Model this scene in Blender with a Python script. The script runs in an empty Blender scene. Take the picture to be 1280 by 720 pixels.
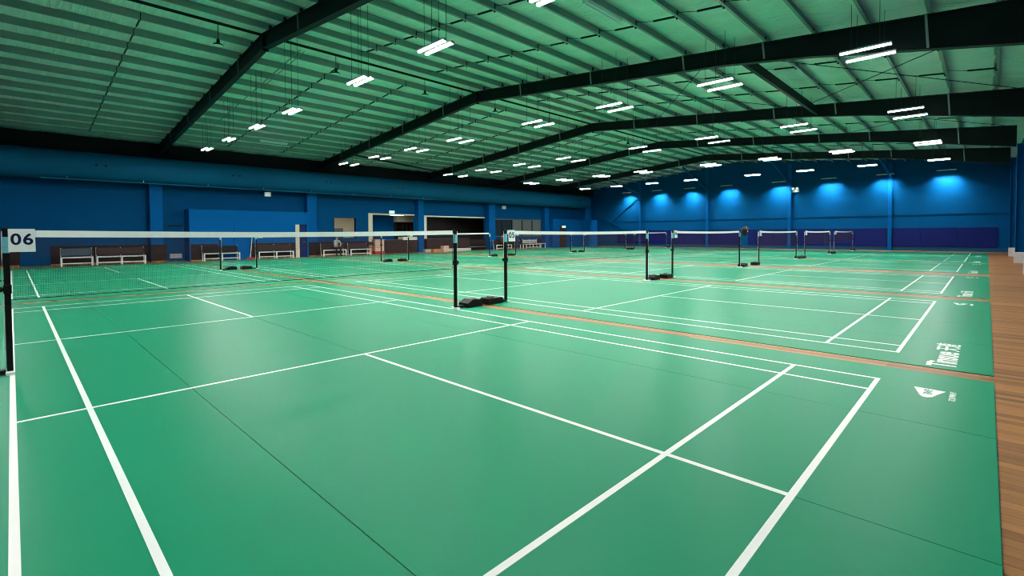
import bpy, bmesh, math, random
from mathutils import Vector, Matrix
from math import sin, cos, pi

random.seed(7)
SC = bpy.context.scene
COL = SC.collection

# ------------------------------------------------------------------ camera
CAM_F, CAM_YAW, CAM_PITCH, CAM_ROLL = 609.6, 0.7722, 0.0273, -0.0054
CAM_LOC = Vector((0.0229, -7.44, 1.4664))
_f = Vector((cos(CAM_YAW)*cos(CAM_PITCH), sin(CAM_YAW)*cos(CAM_PITCH), -sin(CAM_PITCH)))
_r = _f.cross(Vector((0, 0, 1))).normalized()
_u = _r.cross(_f)
_R = cos(CAM_ROLL)*_r + sin(CAM_ROLL)*_u
_U = -sin(CAM_ROLL)*_r + cos(CAM_ROLL)*_u
cam = bpy.data.cameras.new('camera')
cam.sensor_width = 36.0
cam.shift_y = -51.2/1280        # the photograph is a crop from above the lens axis
cam.lens = CAM_F/1280*36.0
cam.clip_end = 300
cam_ob = bpy.data.objects.new('camera', cam)
COL.objects.link(cam_ob)
cam_ob.matrix_world = Matrix(((_R.x, _U.x, -_f.x, CAM_LOC.x), (_R.y, _U.y, -_f.y, CAM_LOC.y),
                              (_R.z, _U.z, -_f.z, CAM_LOC.z), (0, 0, 0, 1)))
SC.camera = cam_ob

# ------------------------------------------------------------------ world, exposure
world = bpy.data.worlds.new('world')
SC.world = world
world.use_nodes = True
world.node_tree.nodes['Background'].inputs[0].default_value = (0.35, 0.45, 0.55, 1)
world.node_tree.nodes['Background'].inputs[1].default_value = 0.05
SC.view_settings.view_transform = 'Standard'
SC.view_settings.look = 'None'
SC.view_settings.gamma = 1.0
SC.view_settings.use_curve_mapping = False
SC.view_settings.exposure = 0.0
SC.cycles.filter_width = 1.15
LAMP = 640.0          # radiance of the batten diffusers
WASH = 4600.0          # radiance of the wall washing battens on the end wall

# ------------------------------------------------------------------ materials
def srgb(r, g, b):
    def c(v):
        v /= 255.0
        return v/12.92 if v <= 0.04045 else ((v+0.055)/1.055)**2.4
    return (c(r), c(g), c(b), 1.0)

def mat(name, col, rough=0.5, metal=0.0, var=0.08, scale=3.0, stretch=(1, 1, 1), bump=0.0, bscale=40.0, spec=0.12):
    m = bpy.data.materials.new(name)
    m.use_nodes = True
    nt = m.node_tree
    b = nt.nodes['Principled BSDF']
    b.inputs['Roughness'].default_value = rough
    b.inputs['Metallic'].default_value = metal
    b.inputs['Specular IOR Level'].default_value = spec
    tc = nt.nodes.new('ShaderNodeNewGeometry')
    mp = nt.nodes.new('ShaderNodeMapping')
    mp.inputs['Scale'].default_value = stretch
    nt.links.new(tc.outputs['Position'], mp.inputs['Vector'])
    n = nt.nodes.new('ShaderNodeTexNoise')
    n.inputs['Scale'].default_value = scale
    n.inputs['Detail'].default_value = 4
    nt.links.new(mp.outputs[0], n.inputs['Vector'])
    mx = nt.nodes.new('ShaderNodeMix')
    mx.data_type = 'RGBA'
    mx.inputs[6].default_value = tuple(max(0, c*(1-var)) for c in col[:3])+(1,)
    mx.inputs[7].default_value = tuple(min(1, c*(1+var)) for c in col[:3])+(1,)
    nt.links.new(n.outputs[0], mx.inputs[0])
    nt.links.new(mx.outputs[2], b.inputs['Base Color'])
    if bump:
        n2 = nt.nodes.new('ShaderNodeTexNoise')
        n2.inputs['Scale'].default_value = bscale
        n2.inputs['Detail'].default_value = 3
        nt.links.new(mp.outputs[0], n2.inputs['Vector'])
        bp = nt.nodes.new('ShaderNodeBump')
        bp.inputs['Strength'].default_value = bump
        bp.inputs['Distance'].default_value = 0.02
        nt.links.new(n2.outputs[0], bp.inputs['Height'])
        nt.links.new(bp.outputs[0], b.inputs['Normal'])
    return m

def emit(name, col, strength):
    m = bpy.data.materials.new(name)
    m.use_nodes = True
    nt = m.node_tree
    nt.nodes.remove(nt.nodes['Principled BSDF'])
    e = nt.nodes.new('ShaderNodeEmission')
    e.inputs[0].default_value = col
    e.inputs[1].default_value = strength
    nt.links.new(e.outputs[0], nt.nodes['Material Output'].inputs[0])
    return m

def wood_mat(name, width):
    """boards running along Y, each with its own tone, grain stretched along the board"""
    m = bpy.data.materials.new(name)
    m.use_nodes = True
    nt = m.node_tree
    L = nt.links.new
    b = nt.nodes['Principled BSDF']
    b.inputs['Roughness'].default_value = 0.42
    b.inputs['Specular IOR Level'].default_value = 0.15
    geo = nt.nodes.new('ShaderNodeNewGeometry')
    sep = nt.nodes.new('ShaderNodeSeparateXYZ')
    L(geo.outputs['Position'], sep.inputs[0])
    dv = nt.nodes.new('ShaderNodeMath'); dv.operation = 'DIVIDE'; dv.inputs[1].default_value = width
    L(sep.outputs[0], dv.inputs[0])
    fl = nt.nodes.new('ShaderNodeMath'); fl.operation = 'FLOOR'
    L(dv.outputs[0], fl.inputs[0])
    ln = nt.nodes.new('ShaderNodeMath'); ln.operation = 'MULTIPLY_ADD'
    ln.inputs[1].default_value = 0.45
    L(sep.outputs[1], ln.inputs[0]); L(fl.outputs[0], ln.inputs[2])
    fl2 = nt.nodes.new('ShaderNodeMath'); fl2.operation = 'FLOOR'
    L(ln.outputs[0], fl2.inputs[0])
    cb = nt.nodes.new('ShaderNodeCombineXYZ')
    L(fl.outputs[0], cb.inputs[0]); L(fl2.outputs[0], cb.inputs[1])
    wn = nt.nodes.new('ShaderNodeTexWhiteNoise')
    L(cb.outputs[0], wn.inputs['Vector'])
    mp = nt.nodes.new('ShaderNodeMapping'); mp.inputs['Scale'].default_value = (40, 1.6, 1)
    L(geo.outputs['Position'], mp.inputs['Vector'])
    n = nt.nodes.new('ShaderNodeTexNoise'); n.inputs['Scale'].default_value = 1.0; n.inputs['Detail'].default_value = 5
    L(mp.outputs[0], n.inputs['Vector'])
    ad = nt.nodes.new('ShaderNodeMath'); ad.operation = 'MULTIPLY_ADD'; ad.inputs[1].default_value = 0.55
    L(wn.outputs[0], ad.inputs[0])
    ml = nt.nodes.new('ShaderNodeMath'); ml.operation = 'MULTIPLY'; ml.inputs[1].default_value = 0.55
    L(n.outputs[0], ml.inputs[0]); L(ml.outputs[0], ad.inputs[2])
    cr = nt.nodes.new('ShaderNodeValToRGB')
    cr.color_ramp.elements[0].position = 0.1
    cr.color_ramp.elements[0].color = srgb(84, 51, 24)
    cr.color_ramp.elements[1].position = 0.9
    cr.color_ramp.elements[1].color = srgb(176, 124, 72)
    L(ad.outputs[0], cr.inputs[0]); L(cr.outputs[0], b.inputs['Base Color'])
    return m

def foil_mat():
    m = mat('foil_insulation', (0.74, 0.84, 0.78, 1), 0.55, 0.15, 0.16, 1.2, (1.0, 1.0, 1.0))
    nt = m.node_tree
    b = nt.nodes['Principled BSDF']
    geo = nt.nodes.new('ShaderNodeNewGeometry')
    mp = nt.nodes.new('ShaderNodeMapping'); mp.inputs['Scale'].default_value = (9, 0.9, 1)
    nt.links.new(geo.outputs['Position'], mp.inputs['Vector'])
    n = nt.nodes.new('ShaderNodeTexNoise'); n.inputs['Scale'].default_value = 1.0; n.inputs['Detail'].default_value = 4
    nt.links.new(mp.outputs[0], n.inputs['Vector'])
    bp = nt.nodes.new('ShaderNodeBump'); bp.inputs['Strength'].default_value = 1.0; bp.inputs['Distance'].default_value = 0.10
    nt.links.new(n.outputs[0], bp.inputs['Height'])
    nt.links.new(bp.outputs[0], b.inputs['Normal'])
    return m

M = {}
M['green'] = mat('green_vinyl', (0.015, 0.255, 0.130, 1), 0.36, 0, 0.05, 0.6, bump=0.02, bscale=120, spec=0.036)
M['white'] = mat('white_line_paint', (0.80, 0.82, 0.78, 1), 0.40, 0, 0.03, 8)
M['seam'] = mat('dark_seam', (0.01, 0.12, 0.07, 1), 0.5)
BW = 0.09
M['wood'] = wood_mat('timber_boards', BW)
M['foil'] = foil_mat()
M['galv'] = mat('galvanised_steel', (0.29, 0.345, 0.33, 1), 0.45, 0.4, 0.1, 4)
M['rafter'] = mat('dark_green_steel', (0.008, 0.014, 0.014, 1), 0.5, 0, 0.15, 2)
M['blue'] = mat('blue_wall_paint', (0.0005, 0.062, 0.185, 1), 0.6, 0, 0.06, 1.5, spec=0.03)
M['bluebox'] = mat('bright_blue_paint', (0.0008, 0.085, 0.28, 1), 0.6, 0, 0.05, 1.5, spec=0.03)
M['pad'] = mat('navy_padding', (0.002, 0.008, 0.10, 1), 0.5, 0, 0.15, 2, bump=0.3, bscale=6)
M['teal'] = mat('teal_skirting_paint', (0.001, 0.055, 0.13, 1), 0.6, spec=0.2)
M['dado'] = mat('dark_brown_dado', (0.022, 0.015, 0.016, 1), 0.5, 0, 0.2, 3)
M['duct'] = mat('blue_duct_fabric', (0.001, 0.085, 0.19, 1), 0.7, 0, 0.12, 1.0)
M['beige'] = mat('beige_plaster', (0.62, 0.56, 0.42, 1), 0.7)
M['cream'] = mat('cream_ceiling_paint', (0.75, 0.72, 0.64, 1), 0.7)
M['black'] = mat('black_powder_coat', (0.008, 0.008, 0.008, 1), 0.4)
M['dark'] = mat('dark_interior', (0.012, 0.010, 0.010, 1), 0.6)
M['tape'] = mat('white_net_tape', (0.88, 0.89, 0.86, 1), 0.6, 0, 0.06, 14)
M['net'] = mat('brown_net_cord', (0.045, 0.020, 0.022, 1), 0.8)
M['cyan'] = mat('cyan_sticker', (0.16, 0.52, 0.60, 1), 0.35, 0, 0.2, 30)
M['card'] = mat('white_sign_card', (0.75, 0.80, 0.78, 1), 0.35)
M['ink'] = mat('navy_ink', (0.006, 0.012, 0.06, 1), 0.5)
M['tube'] = mat('white_steel_tube', (0.66, 0.66, 0.64, 1), 0.4)
M['brown'] = mat('brown_vinyl', (0.040, 0.024, 0.024, 1), 0.45)
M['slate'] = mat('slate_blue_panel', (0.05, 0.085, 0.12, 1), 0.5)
M['concrete'] = mat('pale_concrete', (0.50, 0.46, 0.44, 1), 0.8, 0, 0.12, 9)
M['housing'] = mat('grey_lamp_housing', (0.45, 0.47, 0.46, 1), 0.4)
M['wire'] = mat('dark_hanging_wire', (0.03, 0.04, 0.04, 1), 0.5)
M['pipe'] = mat('dark_pipe', (0.012, 0.014, 0.013, 1), 0.5)
M['glass'] = mat('dark_glass', (0.02, 0.03, 0.04, 1), 0.08)
M['navy'] = mat('navy_door_paint', (0.006, 0.018, 0.10, 1), 0.5)
M['timber'] = mat('orange_timber', (0.42, 0.20, 0.09, 1), 0.6, 0, 0.2, 12)
M['pink'] = mat('pale_timber_laminate', (0.62, 0.42, 0.34, 1), 0.5, 0, 0.1, 4)
M['red'] = mat('red_rubber', (0.35, 0.05, 0.04, 1), 0.7)
M['skin'] = mat('skin', (0.45, 0.25, 0.17, 1), 0.55)
M['hair'] = mat('black_hair', (0.008, 0.007, 0.007, 1), 0.5)
M['greycloth'] = mat('grey_cloth', (0.34, 0.33, 0.33, 1), 0.85)
M['darkcloth'] = mat('dark_cloth', (0.014, 0.014, 0.018, 1), 0.85)
M['purplecloth'] = mat('purple_cloth', (0.05, 0.03, 0.12, 1), 0.85)
M['maroon'] = mat('maroon_cloth', (0.12, 0.025, 0.025, 1), 0.85)
M['navycloth'] = mat('navy_cloth', (0.022, 0.045, 0.21, 1), 0.85)
M['bag'] = mat('dark_brown_leather', (0.030, 0.014, 0.010, 1), 0.5, 0, 0.4, 20)
M['bagred'] = mat('dull_red_trim', (0.22, 0.04, 0.03, 1), 0.6)
M['blind'] = mat('grey_blind', (0.12, 0.13, 0.13, 1), 0.7)
M['lamp'] = emit('lamp_diffuser', (1.0, 0.97, 0.93, 1), LAMP)
M['lens'] = emit('lamp_lens', (1.0, 0.97, 0.93, 1), 12.0)
M['wash'] = emit('wall_wash_diffuser', (1.0, 0.98, 0.95, 1), WASH)
M['panel'] = emit('ceiling_panel_light', (1.0, 0.95, 0.85, 1), 22.0)
M['exitg'] = emit('exit_sign_face', (0.55, 1.0, 0.8, 1), 1.2)
M['spot'] = emit('spot_lens', (0.9, 1.0, 0.95, 1), 1.5)

# ------------------------------------------------------------------ mesh helpers
class MB:
    def __init__(self):
        self.v, self.f = [], []
    def add(self, vs, fs):
        n = len(self.v)
        self.v += [tuple(p) for p in vs]
        self.f += [tuple(i+n for i in q) for q in fs]
        return self
    def box(self, x0, x1, y0, y1, z0, z1):
        return self.add([(x0, y0, z0), (x1, y0, z0), (x1, y1, z0), (x0, y1, z0), (x0, y0, z1), (x1, y0, z1), (x1, y1, z1), (x0, y1, z1)],
                        [(3, 2, 1, 0), (4, 5, 6, 7), (0, 1, 5, 4), (1, 2, 6, 5), (2, 3, 7, 6), (3, 0, 4, 7)])
    def bevbox(self, x0, x1, y0, y1, z0, z1, b):
        """box with its top edges chamfered"""
        p = [(x0, y0, z0), (x1, y0, z0), (x1, y1, z0), (x0, y1, z0), (x0, y0, z1-b), (x1, y0, z1-b), (x1, y1, z1-b), (x0, y1, z1-b),
             (x0+b, y0+b, z1), (x1-b, y0+b, z1), (x1-b, y1-b, z1), (x0+b, y1-b, z1)]
        return self.add(p, [(3, 2, 1, 0), (0, 1, 5, 4), (1, 2, 6, 5), (2, 3, 7, 6), (3, 0, 4, 7), (4, 5, 9, 8), (5, 6, 10, 9), (6, 7, 11, 10), (7, 4, 8, 11), (8, 9, 10, 11)])
    def bar(self, a, b, w, h=None, up=(0, 0, 1)):
        """square bar from a to b"""
        h = h or w
        a, b = Vector(a), Vector(b)
        d = (b-a).normalized()
        s = d.cross(Vector(up))
        if s.length < 1e-4:
            s = d.cross(Vector((1, 0, 0)))
        s.normalize()
        u = s.cross(d)
        vs = []
        for p in (a, b):
            for i, j in ((-1, -1), (1, -1), (1, 1), (-1, 1)):
                vs.append(p+s*(i*w/2)+u*(j*h/2))
        return self.add(vs, [(0, 1, 2, 3), (7, 6, 5, 4), (0, 4, 5, 1), (1, 5, 6, 2), (2, 6, 7, 3), (3, 7, 4, 0)])
    def tube(self, pts, r, n=8):
        pts = [Vector(p) for p in pts]
        rings = []
        for i, p in enumerate(pts):
            d = (pts[min(i+1, len(pts)-1)]-pts[max(i-1, 0)]).normalized()
            s = d.cross(Vector((0, 0, 1)))
            if s.length < 1e-3:
                s = d.cross(Vector((1, 0, 0)))
            s.normalize()
            u = s.cross(d)
            rr = r[i] if isinstance(r, (list, tuple)) else r
            rings.append([p+(s*cos(2*pi*k/n)+u*sin(2*pi*k/n))*rr for k in range(n)])
        vs = [q for ring in rings for q in ring]
        fs = []
        for i in range(len(pts)-1):
            for k in range(n):
                fs.append((i*n+k, i*n+(k+1) % n, (i+1)*n+(k+1) % n, (i+1)*n+k))
        fs.append(tuple(reversed(range(n))))
        fs.append(tuple((len(pts)-1)*n+k for k in range(n)))
        return self.add(vs, fs)
    def lathe(self, prof, cx, cy, n=16):
        vs, fs = [], []
        for r, z in prof:
            for k in range(n):
                vs.append((cx+r*cos(2*pi*k/n), cy+r*sin(2*pi*k/n), z))
        for i in range(len(prof)-1):
            for k in range(n):
                fs.append((i*n+k, i*n+(k+1) % n, (i+1)*n+(k+1) % n, (i+1)*n+k))
        return self.add(vs, fs)
    def prism(self, poly, axis, a, b):
        """polygon in the plane across axis ('x': (y,z), 'y': (x,z), 'z': (x,y)) swept from a to b"""
        n = len(poly)
        def P(q, t):
            return {'x': (t, q[0], q[1]), 'y': (q[0], t, q[1]), 'z': (q[0], q[1], t)}[axis]
        vs = [P(q, a) for q in poly]+[P(q, b) for q in poly]
        fs = [tuple(range(n)), tuple(reversed(range(n, 2*n)))]+[(i, i+n, (i+1) % n+n, (i+1) % n) for i in range(n)]
        return self.add(vs, fs)
    def build(self, name, m, parent=None, smooth=False, loc=None):
        me = bpy.data.meshes.new(name)
        me.from_pydata(self.v, [], self.f)
        bm = bmesh.new(); bm.from_mesh(me)
        bmesh.ops.recalc_face_normals(bm, faces=bm.faces)
        bm.to_mesh(me); bm.free()
        if smooth:
            me.shade_smooth()
        me.materials.append(m)
        o = bpy.data.objects.new(name, me)
        COL.objects.link(o)
        if loc:
            o.location = loc
        if parent:
            o.parent = parent
        return o

def tag(o, label=None, cat=None, group=None, kind=None):
    if label: o['label'] = label
    if cat: o['category'] = cat
    if group: o['group'] = group
    if kind: o['kind'] = kind
    return o

def thing(name, label, cat, loc=(0, 0, 0), group=None, rz=0):
    o = bpy.data.objects.new(name, None)
    o.empty_display_size = 0.1
    COL.objects.link(o)
    o.location = loc
    o.rotation_euler = (0, 0, rz)
    return tag(o, label, cat, group)

def struct(o):
    o['kind'] = 'structure'
    return o

def dup(root, loc, label, name=None):
    r = root.copy(); COL.objects.link(r)
    r.location = loc
    r['label'] = label
    for ch in root.children:
        c = ch.copy(); COL.objects.link(c); c.parent = r
        for g in ch.children:
            d = g.copy(); COL.objects.link(d); d.parent = c
    return r

def text_mesh(name, body, size, m, parent, matrix, extrude=0.0004, align='CENTER', sx=1.0, bold=0.0, space=1.0):
    cu = bpy.data.curves.new(name, 'FONT')
    cu.body = body
    cu.size = size
    cu.align_x = align
    cu.align_y = 'CENTER'
    cu.extrude = extrude
    cu.offset = bold
    cu.space_character = space
    to = bpy.data.objects.new(name+'_curve', cu)
    COL.objects.link(to)
    dg = bpy.context.evaluated_depsgraph_get()
    me = bpy.data.meshes.new_from_object(to.evaluated_get(dg))
    bpy.data.objects.remove(to)
    me.materials.clear()
    me.materials.append(m)
    o = bpy.data.objects.new(name, me)
    COL.objects.link(o)
    o.parent = parent
    o.matrix_local = matrix @ Matrix.Diagonal((sx, 1, 1, 1))
    return o

ORD = ['first', 'second', 'third', 'fourth', 'fifth', 'sixth', 'seventh', 'eighth', 'ninth', 'tenth']

# ------------------------------------------------------------------ hall dimensions
XB, XE = -3.0, 48.0                 # wall behind the camera, far end wall
YR, YL = -8.78, 26.1                 # right and left wall faces
RIDGE = 9.4
FRAMES = [5.92, 15.1, 24.25, 32.5, 40.75]
def roof(y): return 7.98-0.0925*abs(y-RIDGE)          # top of the rafters
FLOOR = -0.008
COURTS = [0.0, 7.524, 15.338, 23.864, 31.737, 39.326]   # left doubles line of each court
ROWY = [0.0, 15.38]

# ------------------------------------------------------------------ floor
PLANK_END = 15.3
EDGE = -7.52
f = MB()
f.box(XB-0.3, PLANK_END, EDGE+0.10, 30.5, -0.2, FLOOR)
f.box(PLANK_END, XE+0.3, YR-0.3, 30.5, -0.2, FLOOR)
f.box(XB-0.3, PLANK_END, YR-0.3, EDGE+0.10, -0.2, -0.03)
floor = struct(f.build('floor', M['wood']))
n0 = int(math.floor(1.8/BW))
plank_me = None
for i in range(n0, int(PLANK_END/BW)):
    x0 = i*BW
    if plank_me is None:
        o = MB().bevbox(0.0012, BW-0.0012, YR, EDGE+0.10, -0.03, FLOOR, 0.001).build('plank', M['wood'], floor)
        plank_me = o.data
    else:
        o = bpy.data.objects.new('plank', plank_me); COL.objects.link(o); o.parent = floor
    o.location = (x0, 0, 0)
f = MB(); f.box(XB-0.3, n0*BW, YR, EDGE+0.1, -0.03, FLOOR)
struct(f.build('floor_boards', M['wood'], floor))

# ------------------------------------------------------------------ walls
ZT = 8.3
def eave_z(y): return roof(y)+0.30
# end wall, gable shaped
def gable(name, x0, x1, m):
    return struct(MB().prism([(YR-0.3, -0.1), (YL+0.3, -0.1), (YL+0.3, eave_z(YL)), (RIDGE, 8.33), (YR-0.3, eave_z(YR))], 'x', x0, x1).build(name, m))
wall_back = gable('wall_back', XE, XE+0.2, M['blue'])
wall_front = gable('wall_front', XB-0.2, XB, M['blue'])
wall_right = struct(MB().box(XB, XE, YR-0.25, YR, -0.1, eave_z(YR)).build('wall_right', M['blue']))
W0, W1 = YL, YL+0.18
w = MB()
zt = eave_z(YL)
for x0, x1, z0, z1 in [(XB, 16.2, -0.1, zt), (16.2, 17.85, -0.1, 1.23), (16.2, 17.85, 2.68, zt), (17.85, 18.9, -0.1, zt), (18.9, 23.05, 3.08, zt),
                       (23.05, 24.0, -0.1, zt), (24.0, 30.85, 3.02, zt), (30.85, 32.15, -0.1, zt), (32.15, 38.9, -0.1, 1.22), (32.15, 38.9, 2.90, zt), (38.9, XE, -0.1, zt)]:
    w.box(x0, x1, W0, W1, z0, z1)
wall_left = struct(w.build('wall_left', M['blue']))

# pilasters on the left wall
for x0, x1, z1 in [(5.39, 5.97, 4.34), (14.08, 14.74, 4.34), (23.11, 23.62, 4.34), (30.92, 31.73, 4.34), (38.88, 39.58, 4.34)]:
    struct(MB().box(x0, x1, 25.6, YL, FLOOR, z1).build('pilaster', M['bluebox'], wall_left))

# projecting partition rooms
BX0, BX1, BY = 7.08, 13.84, 24.95
b = MB()
DX0, DX1 = 13.2, 13.75
b.box(BX0, DX0, BY, BY+0.15, FLOOR, 2.96)
b.box(DX0, DX1, BY, BY+0.15, 2.14, 2.96)
b.box(DX1, BX1, BY, BY+0.15, FLOOR, 2.96)
b.box(BX0, BX0+0.15, BY+0.15, YL, FLOOR, 2.96)
b.box(BX1-0.09, BX1, BY+0.15, YL, FLOOR, 2.96)
b.box(BX0+0.15, BX1-0.15, BY+0.15, YL, 2.86, 2.96)
part1 = struct(b.build('wall_partition', M['bluebox']))
CX0, CX1, CY = 39.6, 47.7, 25.1
b = MB()
b.box(CX0, 40.7, CY, CY+0.15, FLOOR, 3.0)
b.box(40.7, 41.95, CY, CY+0.15, 2.32, 3.0)
b.box(41.95, CX1, CY, CY+0.15, FLOOR, 3.0)
b.box(CX0, CX0+0.15, CY+0.15, YL, FLOOR, 3.0)
b.box(CX1-0.15, CX1, CY+0.15, YL, FLOOR, 3.0)
b.box(CX0+0.15, CX1-0.15, CY+0.15, YL, 2.9, 3.0)
part2 = struct(b.build('wall_partition', M['bluebox']))

# doors
d1 = struct(MB().box(DX0+0.04, DX1-0.04, BY+0.07, BY+0.11, FLOOR, 2.1).build('door_1', M['navy']))
MB().box(DX0-0.21, DX0+0.04, BY-0.05, BY, FLOOR, 2.14).build('door_jamb', M['beige'], d1)
MB().tube([(DX1-0.14, BY+0.06, 1.0), (DX1-0.14, BY+0.02, 1.0), (DX1-0.24, BY+0.02, 1.0)], 0.012).build('door_handle', M['galv'], d1)
d2 = struct(MB().box(0.32, 1.36, YL-0.06, YL, FLOOR, 2.1).build('door_2', M['blue']))
MB().tube([(1.25, YL-0.06, 1.0), (1.25, YL-0.1, 1.0), (1.14, YL-0.1, 1.0)], 0.012).build('door_handle', M['navy'], d2)
d3 = struct(MB().box(6.14, 7.06, YL-0.06, YL, FLOOR, 2.15).build('door_3', M['blue']))
MB().box(6.25, 7.0, YL-0.12, YL-0.06, 1.98, 2.06).build('door_closer', M['pipe'], d3)
g = MB().box(6.34, 6.92, YL-0.075, YL-0.06, 0.16, 0.42)
gr = g.build('vent_grille', M['concrete'], d3)
for k in range(5):
    MB().box(6.37, 6.89, YL-0.09, YL-0.075, 0.19+k*0.043, 0.21+k*0.043).build('slat', M['concrete'], gr)
d4 = struct(MB().box(8.5, 10.2, BY-0.03, BY, FLOOR, 2.1).build('door_4', M['bluebox']))
MB().box(9.34, 9.36, BY-0.034, BY-0.03, FLOOR, 2.1).build('door_seam', M['navy'], d4)
d5 = struct(MB().box(40.74, 41.91, CY+0.06, CY+0.1, FLOOR, 2.28).build('door_5', M['brown']))
MB().tube([(41.8, CY+0.05, 1.0), (41.8, CY+0.01, 1.0), (41.65, CY+0.01, 1.0)], 0.014).build('door_handle', M['galv'], d5)

# dado panels
def dado(n, x0, x1, y, z=0.96, t=0.03):
    o = struct(MB().box(x0, x1, y-t, y, FLOOR, z).build('trim_%d' % n, M['dado']))
    struct(MB().box(x0, x1, y-t-0.012, y-t, FLOOR, 0.07).build('kick_board', M['wood'], o))
for n, a in enumerate([(-2.9, 0.3, YL), (1.38, 5.38, YL), (5.39, 6.12, 25.57), (7.12, 8.47, BY), (10.24, 12.95, BY), (13.88, 14.74, 25.57), (14.76, 18.88, YL), (32.0, 39.55, YL, 0.93)]):
    dado(n+1, *a)

# end wall dressing
pad_spans = [(-8.0, 8.55, 'long navy padded panel along the base of the end wall'), (9.25, 22.6, 'shorter navy padded panel left of the teal gap on the end wall')]
for y0, y1, lab in pad_spans:
    p = thing('wall_padding', lab, 'wall padding', (XE, (y0+y1)/2, 0))
    n = max(1, round((y1-y0)/2.05))
    for k in range(n):
        a = (y1-y0)/n
        c = -(y1-y0)/2+k*a
        MB().prism([(c+0.012, 0.30), (c+a-0.012, 0.30), (c+a-0.012, 1.74), (c+0.012, 1.74)], 'x', -0.045, -0.012).build('panel', M['pad'], p)
        MB().prism([(c+0.03, 0.33), (c+a-0.03, 0.33), (c+a-0.03, 1.71), (c+0.03, 1.71)], 'x', -0.06, -0.045).build('panel_cover', M['pad'], p)
struct(MB().box(XE-0.03, XE, YR, CY, FLOOR, 0.28).build('baseboard_back', M['teal']))
struct(MB().box(XE-0.045, XE, YR, YL, 2.73, 2.84).build('trim_20', M['blue']))
ECOL = [-2.0, 5.03, 12.3, 19.65]
for i, y in enumerate(ECOL):
    c = thing('end_wall_column', ORD[i]+' slim blue steel column from the right on the far end wall', 'column', (XE-0.14, y, FLOOR))
    m_ = MB(); m_.box(-0.12, 0.12, -0.10, -0.088, 0, 7.0+0).box(-0.12, 0.12, 0.088, 0.10, 0, 7.0).box(-0.008, 0.008, -0.088, 0.088, 0, 7.0)
    zc = roof(y)-0.1
    m_ = MB()
    m_.box(-0.12, -0.105, -0.12, 0.12, 0, zc).box(0.10, 0.115, -0.12, 0.12, 0, zc).box(-0.105, 0.10, -0.01, 0.01, 0, zc)
    m_.build('column_shaft', M['bluebox'], c)
    MB().box(-0.16, 0.13, -0.16, 0.16, 0, 0.02).build('base_plate', M['bluebox'], c)
    MB().bar((42.4-XE+0.14, 0, roof(y)-0.36), (-0.12, 0, 5.74), 0.10, 0.14).build('brace', M['bluebox'], c)
wb = thing('wall_brace', 'crossed diagonal blue rods in the corner of the end wall', 'brace', (XE-0.06, 22, 0))
MB().tube([(0, -2.2, 5.33), (0, 1.5, 2.6)], 0.035, 6).build('rod', M['blue'], wb)
MB().tube([(0, 2.3, 3.2), (0, -1.8, 1.1)], 0.025, 6).build('rod', M['blue'], wb)

# columns on the right wall, white concrete footings
for i, x in enumerate(FRAMES):
    c = thing('portal_column', ORD[i]+' blue portal column from the camera along the right wall, on a pale footing', 'column', (x, YR+0.2, FLOOR), group='portal columns on the right wall')
    zc = 5.5
    MB().box(-0.12, 0.12, -0.2, -0.185, 0.5, zc).box(-0.12, 0.12, 0.185, 0.2, 0.5, zc).box(-0.01, 0.01, -0.185, 0.185, 0.5, zc).build('column_shaft', M['blue'], c)
    MB().bevbox(-0.19, 0.19, -0.2, 0.23, 0, 0.50, 0.02).build('footing', M['concrete'], c)

# ------------------------------------------------------------------ ceiling: foil blanket over purlins
PUR = [8.95-1.18*k for k in range(15)]+[10.62+1.186*k for k in range(13)]
PUR.sort()
def foil_profile():
    ys = []
    edges = [YR-0.2]+PUR+[YL+0.2]
    for a, b_ in zip(edges[:-1], edges[1:]):
        for k in range(8):
            t = k/8.0
            y = a+(b_-a)*t
            ys.append((y, roof(y)+0.225-0.055*(1-(2*t-1)**2)*(1 if b_-a > 0.9 else 0.5)))
    ys.append((YL+0.2, roof(YL+0.2)+0.225))
    return ys
prof = foil_profile()
xs = [XB+(XE-XB)*k/110.0 for k in range(111)]
c = MB()
vs = []
for i, x in enumerate(xs):
    for j, (y, z) in enumerate(prof):
        hang = 0.0 if j % 8 == 0 else 0.018*sin(x*3.1+j*1.7)+0.012*sin(x*7.3+j*0.6)
        vs.append((x, y, z+hang))
nj = len(prof)
fs = [(i*nj+j, i*nj+j+1, (i+1)*nj+j+1, (i+1)*nj+j) for i in range(len(xs)-1) for j in range(nj-1)]
c.add(vs, fs)
ceiling = struct(c.build('ceiling', M['foil'], smooth=True))
rs = MB().prism([(YR-0.35, roof(YR-0.35)+0.42), (RIDGE, 8.40), (YL+0.35, roof(YL+0.35)+0.42), (YL+0.35, roof(YL+0.35)+0.36), (RIDGE, 8.34), (YR-0.35, roof(YR-0.35)+0.36)], 'x', XB-0.3, XE+0.3)
struct(rs.build('roof_sheeting', M['galv'], ceiling))
pur_me = {}
for y in PUR:
    s = 1 if y < RIDGE else -1
    if s not in pur_me:
        m_ = MB().box(XB, XE-0.02, -0.0015, 0.0015, 0.005, 0.222).box(XB, XE-0.02, 0.0015, 0.065, 0.219, 0.222).box(XB, XE-0.02, -0.065, -0.0015, 0.005, 0.008)
        m_.box(XB, XE-0.02, -0.065, -0.062, 0.008, 0.024)
        if s < 0:
            m_.v = [(a, -b_, z) for a, b_, z in m_.v]
        o = m_.build('purlin', M['galv'], ceiling); pur_me[s] = o.data
    else:
        o = bpy.data.objects.new('purlin', pur_me[s]); COL.objects.link(o); o.parent = ceiling
    o.location = (0, y, roof(y)); o['kind'] = 'structure'
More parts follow.
